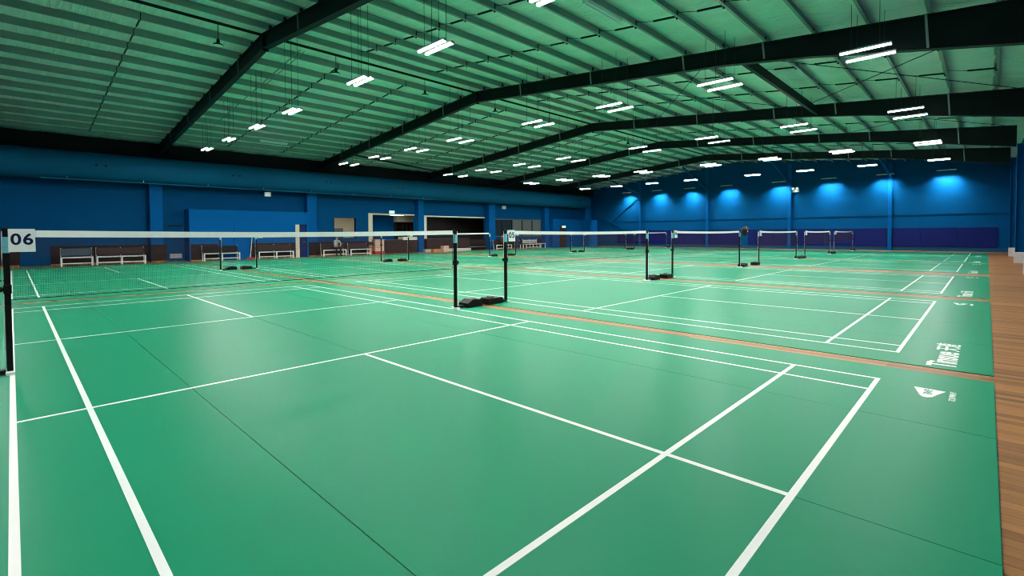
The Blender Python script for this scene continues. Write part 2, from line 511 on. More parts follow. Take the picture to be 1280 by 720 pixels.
# bridging between the purlins, two lines in each bay
bays = list(zip([-3.3]+FRAMES, FRAMES+[47.6]))
nbr = 0
for xa, xb in bays:
    for t in (1/3.0, 2/3.0):
        x = xa+(xb-xa)*t
        for ya, yb in zip(PUR[:-1], PUR[1:]):
            v = Vector((x, (ya+yb)/2, roof(ya)))-CAM_LOC
            dpt = v.dot(_f)
            if dpt < 1 or abs(v.dot(_R)/dpt) > 1.12 or v.dot(_U)/dpt > 0.66 or nbr >= 290:
                continue
            if abs(ya-RIDGE) < 1.2 and yb > RIDGE:
                continue
            m_ = MB().bar((x, ya+0.02, roof(ya)+0.05), (x, (ya*0.45+yb*0.55), roof(yb)*0.55+roof(ya)*0.45+0.06), 0.035, 0.045)
            m_.bar((x, ya*0.45+yb*0.55, roof(yb)*0.55+roof(ya)*0.45+0.06), (x, yb-0.02, roof(yb)+0.14), 0.012, 0.012)
            m_.bar((x, ya, roof(ya)-0.03), (x, ya, roof(ya)+0.19), 0.05, 0.02)
            o = m_.build('bridging_bar', M['pipe'], ceiling); o['kind'] = 'structure'
            nbr += 1

# ------------------------------------------------------------------ portal rafters
def raf_depth(y):
    a = abs(y-RIDGE)
    return 0.48 if a < 12.1 or y > RIDGE else 0.48+(a-12.1)*0.088
def rafter_part(ya, yb, n=8):
    ys = [ya+(yb-ya)*k/n for k in range(n+1)]
    m_ = MB()
    for a, b_ in zip(ys[:-1], ys[1:]):
        for kind in ('top', 'web', 'bot'):
            if kind == 'top':
                za0, za1, zb0, zb1, hw = roof(a)-0.014, roof(a), roof(b_)-0.014, roof(b_), 0.10
            elif kind == 'bot':
                za0, za1, zb0, zb1, hw = roof(a)-raf_depth(a), roof(a)-raf_depth(a)+0.014, roof(b_)-raf_depth(b_), roof(b_)-raf_depth(b_)+0.014, 0.10
            else:
                za0, za1, zb0, zb1, hw = roof(a)-raf_depth(a)+0.014, roof(a)-0.014, roof(b_)-raf_depth(b_)+0.014, roof(b_)-0.014, 0.005
            m_.add([(-hw, a, za0), (hw, a, za0), (hw, a, za1), (-hw, a, za1), (-hw, b_, zb0), (hw, b_, zb0), (hw, b_, zb1), (-hw, b_, zb1)],
                   [(0, 1, 2, 3), (7, 6, 5, 4), (0, 4, 5, 1), (1, 5, 6, 2), (2, 6, 7, 3), (3, 7, 4, 0)])
    return m_
rl = rr = None
for i, x in enumerate(FRAMES):
    t = thing('rafter', ORD[i]+' dark green steel portal rafter from the camera, crossing under the roof', 'rafter', (x, 0, 0), group='portal rafters')
    if rl is None:
        a = rafter_part(RIDGE, YL-0.02).build('rafter_beam', M['rafter'], t); rl = a.data
        a = rafter_part(YR+0.42, RIDGE).build('rafter_beam', M['rafter'], t); rr = a.data
    else:
        for me in (rl, rr):
            a = bpy.data.objects.new('rafter_beam', me); COL.objects.link(a); a.parent = t
    MB().box(-0.09, 0.09, RIDGE-0.012, RIDGE+0.012, roof(RIDGE)-0.56, roof(RIDGE)-0.015).build('ridge_plate', M['rafter'], t)
    for y in PUR:
        MB().box(-0.05, 0.05, y-0.004-0.01, y-0.004+0.006, roof(y), roof(y)+0.17).build('cleat', M['pipe'], t)
    for k in (1, 4, 6, 9, 12, 16, 19, 22, 25):
        if k < len(PUR):
            y = PUR[k]
            MB().bar((-0.10, y+0.05, roof(y)+0.02), (-0.105, y, roof(y)-raf_depth(y)+0.02), 0.05, 0.006, up=(1, 0, 0)).build('fly_brace', M['galv'], t)

# struts and pipes between the rafters
rp = thing('ridge_pipe', 'long dark pipe running along under the roof ridge', 'pipe', (0, RIDGE+0.02, roof(RIDGE)-0.06))
for xa, xb in zip([XB]+FRAMES, FRAMES+[XE]):
    MB().tube([(xa+0.10, 0, 0), (xb-0.10, 0, 0)], 0.045, 10).build('pipe', M['pipe'], rp)
st = thing('roof_strut', 'deep dark steel strut between the second and third rafters, right of the ridge', 'strut', (0, -2.15, 6.62))
MB().box(15.2, 24.15, -0.06, -0.05, -0.15, 0.15).box(15.2, 24.15, -0.05, 0.05, 0.138, 0.15).box(15.2, 24.15, -0.05, 0.05, -0.15, -0.138).build('channel', M['rafter'], st)
st = thing('roof_strut', 'thin dark tube strut near the left eave, between the second and third rafters', 'strut', (0, 0, 0))
MB().tube([(15.2, 21.5, 6.55), (24.1, 23.65, 6.36)], 0.06, 10).build('tube', M['rafter'], st)
for i, (x0, x1, ya, yb) in enumerate([(15.2, 24.15, -1.5, -8.3), (15.2, 24.15, 5.2, -1.3), (24.35, 32.4, -1.5, -8.3)]):
    rb = thing('roof_bracing', ['crossed thin rods under the right roof slope behind the second rafter, beside the right wall',
                                'crossed thin rods under the right roof slope behind the second rafter, nearer the ridge',
                                'crossed thin rods under the right roof slope behind the third rafter'][i], 'brace', (0, 0, 0))
    MB().tube([(x0, ya, roof(ya)-0.06), (x1, yb, roof(yb)-0.06)], 0.012, 6).build('rod', M['pipe'], rb)
    MB().tube([(x1, ya, roof(ya)-0.10), (x0, yb, roof(yb)-0.10)], 0.012, 6).build('rod', M['pipe'], rb)

# cable conduit beside the first lamp row
cd = thing('cable_conduit', 'thin pale conduit under the left roof slope above the first lamp row', 'conduit', (7.2, 0, 0))
MB().tube([(0, y, roof(y)-0.05) for y in (9.8, 11.5, 14, 16.5, 20)], 0.02, 6).build('conduit', M['galv'], cd)
MB().tube([(0.15, y, roof(y)-0.05) for y in (9.8, 11.5, 14)], 0.014, 6).build('conduit', M['galv'], cd)

# unlit tube battens fixed under the purlins
for x, y, lab in [(10.65, 21.9, 'unlit pale tube light under the left roof slope above the blue duct'),
                  (10.5, -0.45, 'unlit teal tube light under the right roof slope at the top edge')]:
    t = thing('tube_light', lab, 'lamp', (x, y, roof(y)-0.02))
    MB().box(-0.75, 0.75, -0.08, 0.08, -0.06, 0.02).build('housing', M['tape'], t)
    MB().tube([(-0.72, 0, -0.085), (0.72, 0, -0.085)], 0.022, 8).build('tube', M['tape'], t)

# ------------------------------------------------------------------ batten lights
LZ = 5.72
LZW = 5.86
LY = [-5.34, -1.87, 1.63, 5.06, 9.75, 13.18, 16.68, 20.19]
ROWS = [(-0.80,), (6.76, 6.97), (13.99, 14.71), (21.88, 23.27), (30.39, 31.19), (38.28, 38.58)]  # first row is unseen, added to brighten the floor at lower left
proto_b = None
def batten(x, y, lab):
    global proto_b
    h = roof(y)-0.0-LZ
    key = round(y, 2)
    if proto_b is None:
        proto_b = {}
    if key in proto_b:
        return dup(proto_b[key], (x, y, LZ), lab)
    t = thing('batten_light', lab, 'lamp', (x, y, LZ), group='lit twin battens hung above the court gaps')
    if proto_b:
        src = next(iter(proto_b.values()))
        for ch in src.children:
            if ch.name.startswith('hanger_wire'):
                continue
            c_ = ch.copy(); COL.objects.link(c_); c_.parent = t
    else:
        MB().bevbox(-0.042, 0.042, -0.50, 0.50, 0.012, 0.055, 0.012).build('housing', M['housing'], t)
        MB().prism([(-0.040, 0.012), (0.040, 0.012), (0.030, -0.018), (-0.030, -0.018)], 'y', -0.485, 0.485).build('lens', M['lens'], t)
        MB().box(-0.028, 0.028, -0.483, 0.483, -0.0195, -0.0182).build('diffuser', M['lamp'], t)
        for s in (-1, 1):
            MB().prism([(-0.042, 0.012), (0.042, 0.012), (0.033, -0.02), (-0.033, -0.02)], 'y', s*0.486, s*0.503).build('end_cap', M['housing'], t)
    for s in (-1, 1):
        MB().tube([(0, s*0.27, 0.055), (0, s*0.27, h+0.18+0.0925*(-s*0.27 if y > RIDGE else s*0.27))], 0.006, 5).build('hanger_wire', M['wire'], t)
    proto_b[key] = t
    return t
for r, rx in enumerate(ROWS):
    for k, y in enumerate(LY):
        for side, x in zip(('near', 'far'), rx):
            batten(x, y, ('%s batten of the lit pair %s from the right wall, over the %s floor gap' % (side, ORD[k], ORD[r-1])) if r else ('%s batten of the lit pair %s from the right wall, added unseen outside the nearest court' % (side, ORD[k])))
# wall washers in front of the end wall
for k, y in enumerate([-5.28, -1.75, 1.96, 5.72, 10.2, 13.75, 17.29, 20.85]):
    lab = ORD[k]+' hooded grey batten from the right, lighting the far blue end wall'
    if k == 0:
        t = thing('wall_washer', lab, 'lamp', (47.1, y, LZW), group='hooded battens along the end wall')
        MB().prism([(-0.06, 0.055), (0.062, 0.055), (0.068, -0.010), (0.062, -0.010), (0.057, 0.050), (-0.055, 0.050), (-0.055, -0.022), (-0.062, -0.022)], 'y', -0.52, 0.52).build('hood', M['housing'], t)
        MB().prism([(-0.054, 0.030), (-0.036, 0.048), (-0.040, 0.050), (-0.055, 0.036)], 'y', -0.5, 0.5).build('diffuser', M['wash'], t)
        lv = MB()
        for q in range(-8, 9):
            lv.box(-0.034, 0.060, q*0.0615-0.0008, q*0.0615+0.0008, -0.016, 0.048)
        lv.build('louvre', M['housing'], t)
        for s in (-1, 1):
            MB().prism([(-0.062, 0.055), (0.062, 0.055), (0.068, -0.018), (0.0, -0.022), (-0.062, -0.022)], 'y', s*0.52, s*0.53).build('end_cap', M['housing'], t)
            MB().tube([(0, s*0.33, 0.05), (0, s*0.33, roof(y)+0.18-LZW)], 0.006, 5).build('hanger_wire', M['wire'], t)
        wash0 = t
    else:
        dup(wash0, (47.1, y, LZW), lab)

# unlit dome lamps hung under the ridge
dome0 = None
for k, x in enumerate([4.69, 8.55, 12.53, 16.7, 20.8, 29.03]):
    lab = ORD[k]+' unlit dark dome lamp from the camera, hung under the ridge'
    if dome0 is None:
        t = dome0 = thing('dome_lamp', lab, 'lamp', (x, 9.9, 7.40), group='unlit dome lamps under the ridge')
        MB().lathe([(0.15, 0.0), (0.155, 0.012), (0.13, 0.05), (0.06, 0.09), (0.05, 0.12), (0.045, 0.2), (0.02, 0.22), (0.0, 0.22)], 0, 0).build('shade', M['pipe'], t, True)
        MB().lathe([(0.0, -0.012), (0.10, -0.006), (0.146, 0.006)], 0, 0).build('lens', M['tape'], t, True)
        MB().tube([(0, 0, 0.2), (0, 0, roof(9.9)+0.12-7.40)], 0.012, 6).build('stem', M['wire'], t)
    else:
        dup(dome0, (x, 9.9, 7.40), lab)

# ------------------------------------------------------------------ air duct along the left wall
DCY, DCZ, DR = 25.15, 4.98, 0.72
du = thing('air_duct', 'long round blue air duct along the top of the left wall', 'duct', (0, DCY, DCZ))
n = 28
ring = [(DR*cos(2*pi*k/n), DR*sin(2*pi*k/n)) for k in range(n)]
for a, b_ in zip([-2.9, 6.0, 15.0, 24.0, 33.0], [6.0, 15.0, 24.0, 33.0, 45.5]):
    MB().prism(ring, 'x', a+0.004, b_-0.004).build('duct_section', M['duct'], du, False)
for o in du.children:
    o.data.shade_smooth()
    o.data.set_sharp_from_angle(angle=math.radians(40))
for x in (6.0, 15.0, 24.0, 33.0):
    MB().prism([(q[0]*1.01, q[1]*1.01) for q in ring], 'x', x-0.02, x+0.02).build('joint_band', M['duct'], du)
for x in (3.25, 9.4, 15.05, 20.7, 26.6, 31.5, 37.5, 43.4):
    v = MB().box(x-0.32, x+0.32, -DR-0.02, -DR+0.05, -0.07, 0.07).build('nozzle_plate', M['duct'], du)
    for q in (-0.18, 0.18):
        MB().tube([(x+q, -DR-0.05, 0.0), (x+q, -DR+0.01, 0.0)], 0.06, 10).build('nozzle', M['dado'], v)
lg = thing('cable_tray', 'thin pale blue cable tray along the underside of the air duct', 'cable tray', (0, 24.7, 4.25))
MB().box(1.05, 24.5, -0.05, 0.05, -0.015, 0.0).box(1.05, 24.5, -0.056, -0.05, -0.015, 0.03).build('tray', M['duct'], lg)
for x in range(2, 24, 3):
    MB().box(x-0.01, x+0.01, 0.0, 0.02, 0, 0.14).build('bracket', M['galv'], lg)

# ------------------------------------------------------------------ rooms behind the left wall
RC = 3.09
def room_back(name, x0, x1, yb, back):
    return struct(MB().box(x0, x1, yb, yb+0.15, FLOOR, RC).build('wall_'+name, back))
room_back('office', 15.4, 20.5, 29.0, M['beige'])
room_back('lobby', 20.4, 26.0, 29.4, M['bluebox'])
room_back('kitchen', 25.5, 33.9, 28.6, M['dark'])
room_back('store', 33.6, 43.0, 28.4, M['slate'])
def room_side(name, xa, xb, yb, m):
    return struct(MB().prism([(xa, W1), (xa+0.09, W1), (xb+0.09, yb), (xb, yb)], 'z', FLOOR, RC).build('wall_'+name, m))
room_side('office_left', 15.4, 15.5, 29.0, M['beige'])
room_side('lobby_left', 18.93, 20.4, 29.45, M['beige'])
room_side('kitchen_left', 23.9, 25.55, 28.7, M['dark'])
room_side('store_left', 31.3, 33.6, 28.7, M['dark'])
room_side('store_right', 39.1, 42.9, 28.5, M['slate'])
struct(MB().box(15.3, 39.4, W0+0.02, W1, RC, RC+0.1).box(15.3, 43.2, W1, 29.7, RC, RC+0.1).build('ceiling_rooms', M['cream']))
struct(MB().box(XB, XE, YL-0.22, YL, 5.80, eave_z(YL)-0.15).build('trim_32', M['rafter']))  # dark strip standing in for the shade on the wall above the duct
# openings' pale linings
tr = struct(MB().box(18.9, 19.25, W0-0.02, W1+0.25, FLOOR, 3.08).box(19.25, 23.05, W0-0.01, W0+0.02, 2.98, 3.08).build('trim_30', M['beige']))
struct(MB().box(24.0, 24.25, W0-0.02, W1+0.1, FLOOR, 3.02).box(24.25, 30.85, W0-0.02, W1+0.05, 2.92, 3.02).build('trim_31', M['cream']))
# recessed ceiling lights of the rooms
for x, y, lab in [(22.2, 27.3, 'lit ceiling panel in the entrance lobby opening'), (25.5, 27.1, 'first lit ceiling panel over the dark kitchen counter'), (27.6, 27.1, 'second lit ceiling panel over the dark kitchen counter'),
                  (18.0, 27.2, 'ceiling panel light of the beige office behind the wall opening')]:
    t = thing('ceiling_panel', lab, 'lamp', (x, y, RC))
    MB().box(-0.62, 0.62, -0.17, 0.17, -0.05, 0.0).build('frame', M['tape'], t)
    MB().box(-0.58, 0.58, -0.14, 0.14, -0.06, -0.05).build('diffuser', M['panel'], t)
# office opening frame, office cabinet
w1 = struct(MB().box(16.2, 17.85, W0-0.03, W1, 1.19, 1.23).box(16.2, 17.85, W0-0.03, W1, 2.68, 2.72).box(16.16, 16.2, W0-0.03, W1, 1.19, 2.72).box(17.85, 17.89, W0-0.03, W1, 1.19, 2.72).build('window_1', M['navy']))
t = thing('office_cabinet', 'grey cabinet inside the beige office behind the wall opening', 'cabinet', (16.95, 27.3, FLOOR))
MB().box(-0.4, 0.4, -0.25, 0.25, 0, 1.95).build('body', M['blind'], t)
MB().box(-0.38, -0.01, -0.27, -0.25, 0.05, 1.9).build('door', M['blind'], t)
MB().box(0.01, 0.38, -0.27, -0.25, 0.05, 1.9).build('door', M['blind'], t)
# strip of windows
w2 = struct(MB().box(32.15, 38.9, W0-0.02, W1, 2.82, 2.90).box(32.15, 38.9, W0-0.06, W1, 1.20, 1.26).build('window_2', M['blind']))
xsW = [32.15, 33.1, 34.5, 35.95, 37.45, 38.9]
for x in xsW:
    MB().box(x-0.04, x+0.04, W0-0.01, W1, 1.26, 2.82).build('mullion', M['black'], w2)
for k, (a, b_) in enumerate(zip(xsW[:-1], xsW[1:])):
    MB().box(a+0.04, b_-0.04, W0+0.05, W0+0.06, 1.26, 2.82).build('pane', M['glass'] if k < 2 else M['blind'], w2)
# lobby shelves and bulkhead
t = thing('drinks_shelf', 'dark shelf unit under a cream bulkhead behind the reception counter', 'shelf', (24.3, 29.2, FLOOR))
MB().box(-1.1, 1.1, 0.1, 0.18, 0.0, 2.55).build('back', M['dark'], t)
for z in (0.1, 0.9, 1.3, 1.7, 2.1):
    MB().box(-1.1, 1.1, -0.2, 0.1, z, z+0.04).build('shelf', M['brown'], t)
for x in (-1.1, -0.4, 0.0, 0.4, 0.8, 1.07):
    MB().box(x, x+0.04, -0.2, 0.1, 0.0, 2.5).build('divider', M['brown'], t)
MB().box(-1.15, 1.15, -0.3, 0.18, 2.55, 3.05).build('bulkhead', M['cream'], t)
# counters
t = thing('reception_counter', 'dark brown reception counter with a pale top in the lobby opening', 'counter', (21.45, 26.05, FLOOR))
MB().box(-1.4, 1.55, -0.35, 0.3, 0, 1.02).build('front_panel', M['brown'], t)
MB().box(-1.45, 0.2, -0.4, 0.35, 1.02, 1.07).build('top', M['slate'], t)
MB().box(0.2, 1.55, -0.4, 0.3, 1.02, 1.26).build('raised_top', M['cream'], t)
t = thing('kitchen_counter', 'long dark brown kitchen counter under the wide black opening', 'counter', (26.75, 26.05, FLOOR))
MB().box(-2.75, 1.9, -0.32, 0.3, 0.02, 1.06).build('front_panel', M['brown'], t)
MB().box(-2.75, 1.95, -0.37, 0.35, 1.06, 1.10).build('top', M['slate'], t)
MB().box(1.9, 4.1, -0.02, 0.3, 0, 0.95).build('side_panel', M['dark'], t)
MB().box(1.95, 4.0, -0.25, -0.02, 0.28, 0.34).build('low_shelf', M['blind'], t)
t = thing('plinth', 'low pale plinth on the floor in front of the kitchen counter', 'plinth', (26.1, 25.42, FLOOR))
MB().bevbox(-2.6, 2.3, -0.15, 0.15, 0, 0.24, 0.015).build('plinth_box', M['concrete'], t)
def crate(x, y, wx, wy, h, lab, m):
    t = thing('wooden_crate', lab, 'crate', (x, y, FLOOR))
    for k in range(max(2, int(h/0.11))):
        z0 = k*h/max(2, int(h/0.11)); z1 = z0+h/max(2, int(h/0.11))-0.012
        MB().box(-wx/2, wx/2, -wy/2, -wy/2+0.015, z0, z1).build('slat', m, t)
        MB().box(-wx/2, -wx/2+0.015, -wy/2+0.015, wy/2, z0, z1).build('slat', m, t)
        MB().box(wx/2-0.015, wx/2, -wy/2+0.015, wy/2, z0, z1).build('slat', m, t)
    MB().box(-wx/2+0.015, wx/2-0.015, -wy/2+0.015, wy/2, 0.0, 0.012).build('base', m, t)
crate(24.35, 24.95, 0.75, 0.4, 0.28, 'low orange timber crate on the floor beside the pale plinth', M['timber'])
crate(25.25, 24.95, 0.55, 0.4, 0.52, 'taller tan timber crate in front of the kitchen counter', M['pink'])
# lectern-like desk in the lobby mouth
t = thing('welcome_desk', 'pale pinkish timber desk with red brown foot at the lobby entrance', 'desk', (19.1, 25.35, FLOOR))
MB().box(-0.2, 0.55, -0.22, 0.22, 0.22, 1.05).build('front_panel', M['pink'], t)
MB().box(-0.28, 0.6, -0.28, 0.28, 1.05, 1.09).build('top', M['pink'], t)
MB().box(-0.24, 0.58, -0.25, 0.25, 0, 0.22).build('foot', M['red'], t)
t = thing('wall_post', 'dark timber post between the last bench and the welcome desk', 'post', (18.55, 25.3, FLOOR))
MB().box(-0.13, 0.13, -0.1, 0.1, 0, 0.86).build('post_body', M['timber'], t)
MB().bevbox(-0.2, 0.26, -0.14, 0.14, 0.70, 0.92, 0.05).build('cap', M['brown'], t)
# exit and emergency lights
def box_light(name, lab, x, y, z, wx, wy, h, face, off=0.0):
    t = thing(name, lab, 'emergency light', (x, y, z))
    MB().box(-wx/2, wx/2, -wy/2, wy/2, -h/2, h/2).build('case', M['card'], t)
    MB().box(-wx/2+0.02, wx/2-0.02, -wy/2-0.006, -wy/2, -h/2+0.02, h/2-0.02).build('face', face, t)
    return t
t = box_light('exit_light', 'white emergency light box hung under the air duct above the blue partition', 11.4, 25.2, 4.04, 0.36, 0.12, 0.26, M['card'])
MB().box(-0.10, 0.10, -0.05, 0.05, 0.13, 0.22).build('mount', M['pipe'], t)
t = box_light('exit_light', 'pale green exit light box above the lobby opening', 20.9, YL-0.06, 3.2, 0.46, 0.10, 0.26, M['exitg'])
t = box_light('exit_light', 'small white emergency light box on the wall above the dark windows', 33.3, YL-0.06, 4.0, 0.5, 0.10, 0.3, M['card'])
t = box_light('exit_light', 'lit green exit light at the top of the brown corner door', 41.35, CY-0.05, 2.18, 0.6, 0.08, 0.24, M['exitg'])
t = thing('twin_spot', 'white twin emergency spotlight high on the end wall beside a column', 'emergency light', (XE-0.08, 4.6, 5.24))
MB().box(-0.07, 0.07, -0.26, 0.26, -0.28, -0.02).build('case', M['card'], t)
for s in (-0.16, 0.16):
    MB().tube([(0.0, s, 0.02), (-0.10, s, 0.06), (-0.2, s, 0.04)], [0.05, 0.09, 0.11], 12).build('spot', M['card'], t)
    MB().tube([(-0.2, s, 0.04), (-0.206, s, 0.04)], 0.095, 12).build('lens', M['spot'], t)

# ------------------------------------------------------------------ benches
def bench(x0, x1, y, lab, backm=None, mid=True, hb=0.88, slats=False):
    w_ = x1-x0
    t = thing('bench', lab, 'bench', ((x0+x1)/2, y, FLOOR), group='benches along the left wall')
    h = w_/2
    legs = [-h+0.03, h-0.03]+([0.0] if mid else [])
    for x in legs:
        MB().box(x-0.03, x+0.03, -0.03, 0.03, 0, 0.40).build('leg', M['tube'], t)
        MB().bar((x, 0.38, 0), (x, 0.50, hb), 0.035, 0.035).build('back_post', M['tube'], t)
    MB().box(-h, h, -0.025, 0.025, 0.40, 0.455).build('front_rail', M['tube'], t)
    MB().box(-h+0.06, h-0.06, -0.018, 0.018, 0.12, 0.165).build('low_rail', M['tube'], t)
    MB().box(-h+0.01, h-0.01, 0.03, 0.40, 0.425, 0.46).build('seat', M['brown'] if not slats else M['tube'], t)
    if backm is not None:
        if slats:
            for k in range(2):
                z0 = 0.56+k*0.17
                MB().box(-h+0.02, h-0.02, 0.40, 0.43, z0, z0+0.13).build('back_slat', backm, t)
        else:
            MB().prism([(0.385, 0.50), (0.415, 0.50), (0.455, hb-0.02), (0.425, hb-0.02)], 'x', -h+0.02, h-0.02).build('backrest', backm, t)
    return t
bench(1.66, 2.86, 24.4, 'white framed bench with a slate blue backrest, first from the left', M['slate'], False)
bench(2.98, 4.98, 24.4, 'white framed bench with a dark brown backrest beside the slate blue one', M['brown'])
bench(7.62, 9.5, 24.35, 'white framed bench with a black backrest before the blue partition door', M['black'])
bench(10.55, 12.65, 24.4, 'white framed bench with a brown backrest left of the navy doorway', M['brown'])
bench(14.65, 16.3, 24.5, 'white framed bench with a seated person, below the office opening', M['brown'], False)
bench(16.6, 18.15, 24.5, 'empty white framed bench between the seated person and the welcome desk', M['brown'], False)
bench(31.0, 33.0, 24.7, 'white framed bench behind the 05 sign post, below the dark windows', M['brown'], False)
t = thing('stool', 'small white framed stool beside the white slatted bench', 'stool', (34.3, 24.8, FLOOR))
for x in (-0.4, 0.0, 0.4):
    MB().box(x-0.03, x+0.03, -0.03, 0.03, 0, 0.42).build('leg', M['tube'], t)
MB().box(-0.45, 0.45, -0.03, 0.35, 0.42, 0.46).build('seat', M['brown'], t)
bench(35.2, 37.3, 24.9, 'all white slatted bench near the corner room', M['tube'], True, 0.95, True)
t = thing('side_table', 'low white side table at the right end of the slatted bench', 'table', (37.75, 24.9, FLOOR))
for x in (-0.35, 0.35):
    MB().box(x-0.03, x+0.03, -0.03, 0.03, 0, 0.45).build('leg', M['tube'], t)
MB().box(-0.4, 0.4, -0.04, 0.35, 0.45, 0.5).build('top', M['tube'], t)
t = thing('broom', 'white pole of a broom leaning on the blue partition', 'broom', (10.15, 24.74, FLOOR))
MB().tube([(0, -0.1, 0.12), (0.22, 0.17, 1.5)], 0.02, 8).build('handle', M['tube'], t)
MB().bevbox(-0.2, 0.2, -0.14, -0.06, 0, 0.13, 0.03).build('brush', M['red'], t)
t = thing('doormat', 'flat red rubber mat on the floor by the partition door', 'mat', (10.0, 24.38, FLOOR))
MB().bevbox(-0.45, 0.45, -0.16, 0.16, 0, 0.02, 0.006).build('pad', M['red'], t)

# ------------------------------------------------------------------ court mats
LW = 0.04
def line_mesh(W=6.08, S=0.46, HL=6.70):
    """white lines round the court centre; local origin at left doubles line, net line"""
    z0, z1 = 0.0, 0.0009
    m_ = MB()
    def ln(x0, x1, y0, y1):
        m_.box(x0, x1, y0, y1, z0, z1)
    xL, xR = -0.02, 6.06
    xs_ = [(-0.02, 0.02), (0.437, 0.477), (5.563, 5.603), (6.02, 6.06)]
    for a, b_ in xs_:
        ln(a, b_, -HL, HL)
    for s in (-1, 1):
        for y in (1.98, 5.933, 6.68):
            a, b_ = sorted((s*(y-0.02), s*(y+0.02)))
            segs = []
            prev = 0.02
            for p0, p1 in xs_[1:]:
                ln(prev, p0, a, b_)
                prev = p1
        segs = [(2.0, 5.913), (5.953, 6.66)]
        for y0, y1 in segs:
            a, b_ = sorted((s*y0, s*y1))
            ln(3.0, 3.04, a, b_)
    return m_
LINE_ME = None
def logo_tri(parent, x, y):
    """white wing shaped badge"""
    m_ = MB()
    pts = [(0.18, 0.115), (0.17, -0.115), (0.0, -0.06), (-0.10, -0.035), (-0.14, -0.0), (-0.135, 0.03), (-0.10, 0.05)]
    m_.prism(pts, 'z', 0.0, 0.0009)
    return m_.build('badge', M['white'], parent, loc=(x, y, 0))
ROLLX = [-0.60, 1.20, 3.02, 4.84, 6.64]
def court_mat(i, row):
    x0 = COURTS[i]; y0 = ROWY[row]
    nm = ['nearest', 'second', 'third', 'fourth', 'fifth', 'farthest'][i]
    if row == 0:
        lab = nm+' green court mat of the front row, beside the timber floor, with white lines'
    else:
        lab = nm+' green court mat of the back row, beside the benches, with white lines'
    t = thing('court_mat', lab, 'court mat', (x0, y0, 0), group='green court mats')
    ya, yb = (-7.51, 7.53) if row == 0 else (-7.53, 8.85)
    for a, b_ in zip(ROLLX[:-1], ROLLX[1:]):
        MB().box(a+0.0035, b_-0.0035, ya, yb, FLOOR, 0).build('vinyl_roll', M['green'], t)
    global LINE_ME
    if LINE_ME is None:
        o = line_mesh().build('court_line', M['white'], t); LINE_ME = o.data
    else:
        o = bpy.data.objects.new('court_line', LINE_ME); COL.objects.link(o); o.parent = t
    if row == 0:
        text_mesh('lettering', 'Tinsue', 0.34, M['white'], t, Matrix.Translation((-0.04, -7.115, 0.0006)), sx=1.0, bold=0.008)
        text_mesh('lettering', '\u5929\u901f', 0.25, M['white'], t, Matrix.Translation((0.745, -7.13, 0.0006)), bold=0.004)
        g_ = logo_tri(t, 5.78, -7.08)
        text_mesh('badge_lettering', 'BWF', 0.085, M['green'], g_, Matrix.Translation((0.06, 0.0, 0.0014)), bold=0.002)
        text_mesh('lettering', 'EQUIPMENT', 0.06, M['white'], t, Matrix.Translation((5.82, -7.245, 0.0006)), bold=0.001)
    return t
for row in (0, 1):
    for i in range(6):
        court_mat(i, row)

# ------------------------------------------------------------------ posts, nets, signs
def net_post(side, lab, loc):
    """side -1: post on the left doubles line (its weight to the left), +1 on the right one"""
    t = thing('net_post', lab, 'net post', loc, group='black net posts')
    s = side
    MB().box(-0.025, 0.025, -0.025, 0.025, 0.03, 1.53).build('pole', M['black'], t)
    MB().bevbox(-0.03, 0.03, -0.03, 0.03, 1.53, 1.56, 0.01).build('cap', M['black'], t)
    MB().box(-0.0275, 0.0275, -0.0275, 0.0275, 1.29, 1.46).build('sticker', M['cyan'], t)
    kn = MB().box(-0.032, 0.032, -0.04, 0.04, 0.86, 0.95).build('clamp', M['black'], t)
    MB().tube([(s*0.03, 0, 0.905), (s*0.05, 0, 0.905), (s*0.075, 0, 0.905)], [0.018, 0.03, 0.03], 10).build('knob', M['black'], kn)
    MB().box(-0.035, 0.035, -0.10, 0.10, 0, 0.03).build('foot_plate', M['tape'], t)
    a, b_ = sorted((s*0.03, s*0.30))
    MB().box(a, b_, -0.05, 0.05, 0.012, 0.05).build('base_arm', M['black'], t)
    a, b_ = sorted((s*0.22, s*0.62))
    m_ = MB()
    if s > 0:
        m_.prism([(0.20, 0.01), (0.57, 0.01), (0.57, 0.14), (0.34, 0.16), (0.20, 0.09)], 'y', -0.14, 0.14)
    else:
        m_.bevbox(a, b_, -0.14, 0.14, 0.01, 0.135, 0.02)
    bw = m_.build('base_weight', M['black'], t)
    MB().bevbox(s*0.46-0.06, s*0.46+0.06, -0.05, 0.05, 0.13, 0.165, 0.012).build('grip', M['blind'], bw)
    for y in (-0.11, 0.11):
        MB().tube([(s*0.58, y-0.02, 0.022), (s*0.58, y+0.02, 0.022)], 0.022, 10).build('wheel', M['pipe'], bw)
    cy = 0.02 if s < 0 else -0.03
    MB().tube([(s*0.031, cy, 1.52), (s*0.034, cy, 1.3), (s*0.036, cy, 0.96), (s*0.031, cy, 0.06)], 0.004, 5).build('edge_line', M['tape'], t)  # thin white line down the outer edge of the pole
    return t
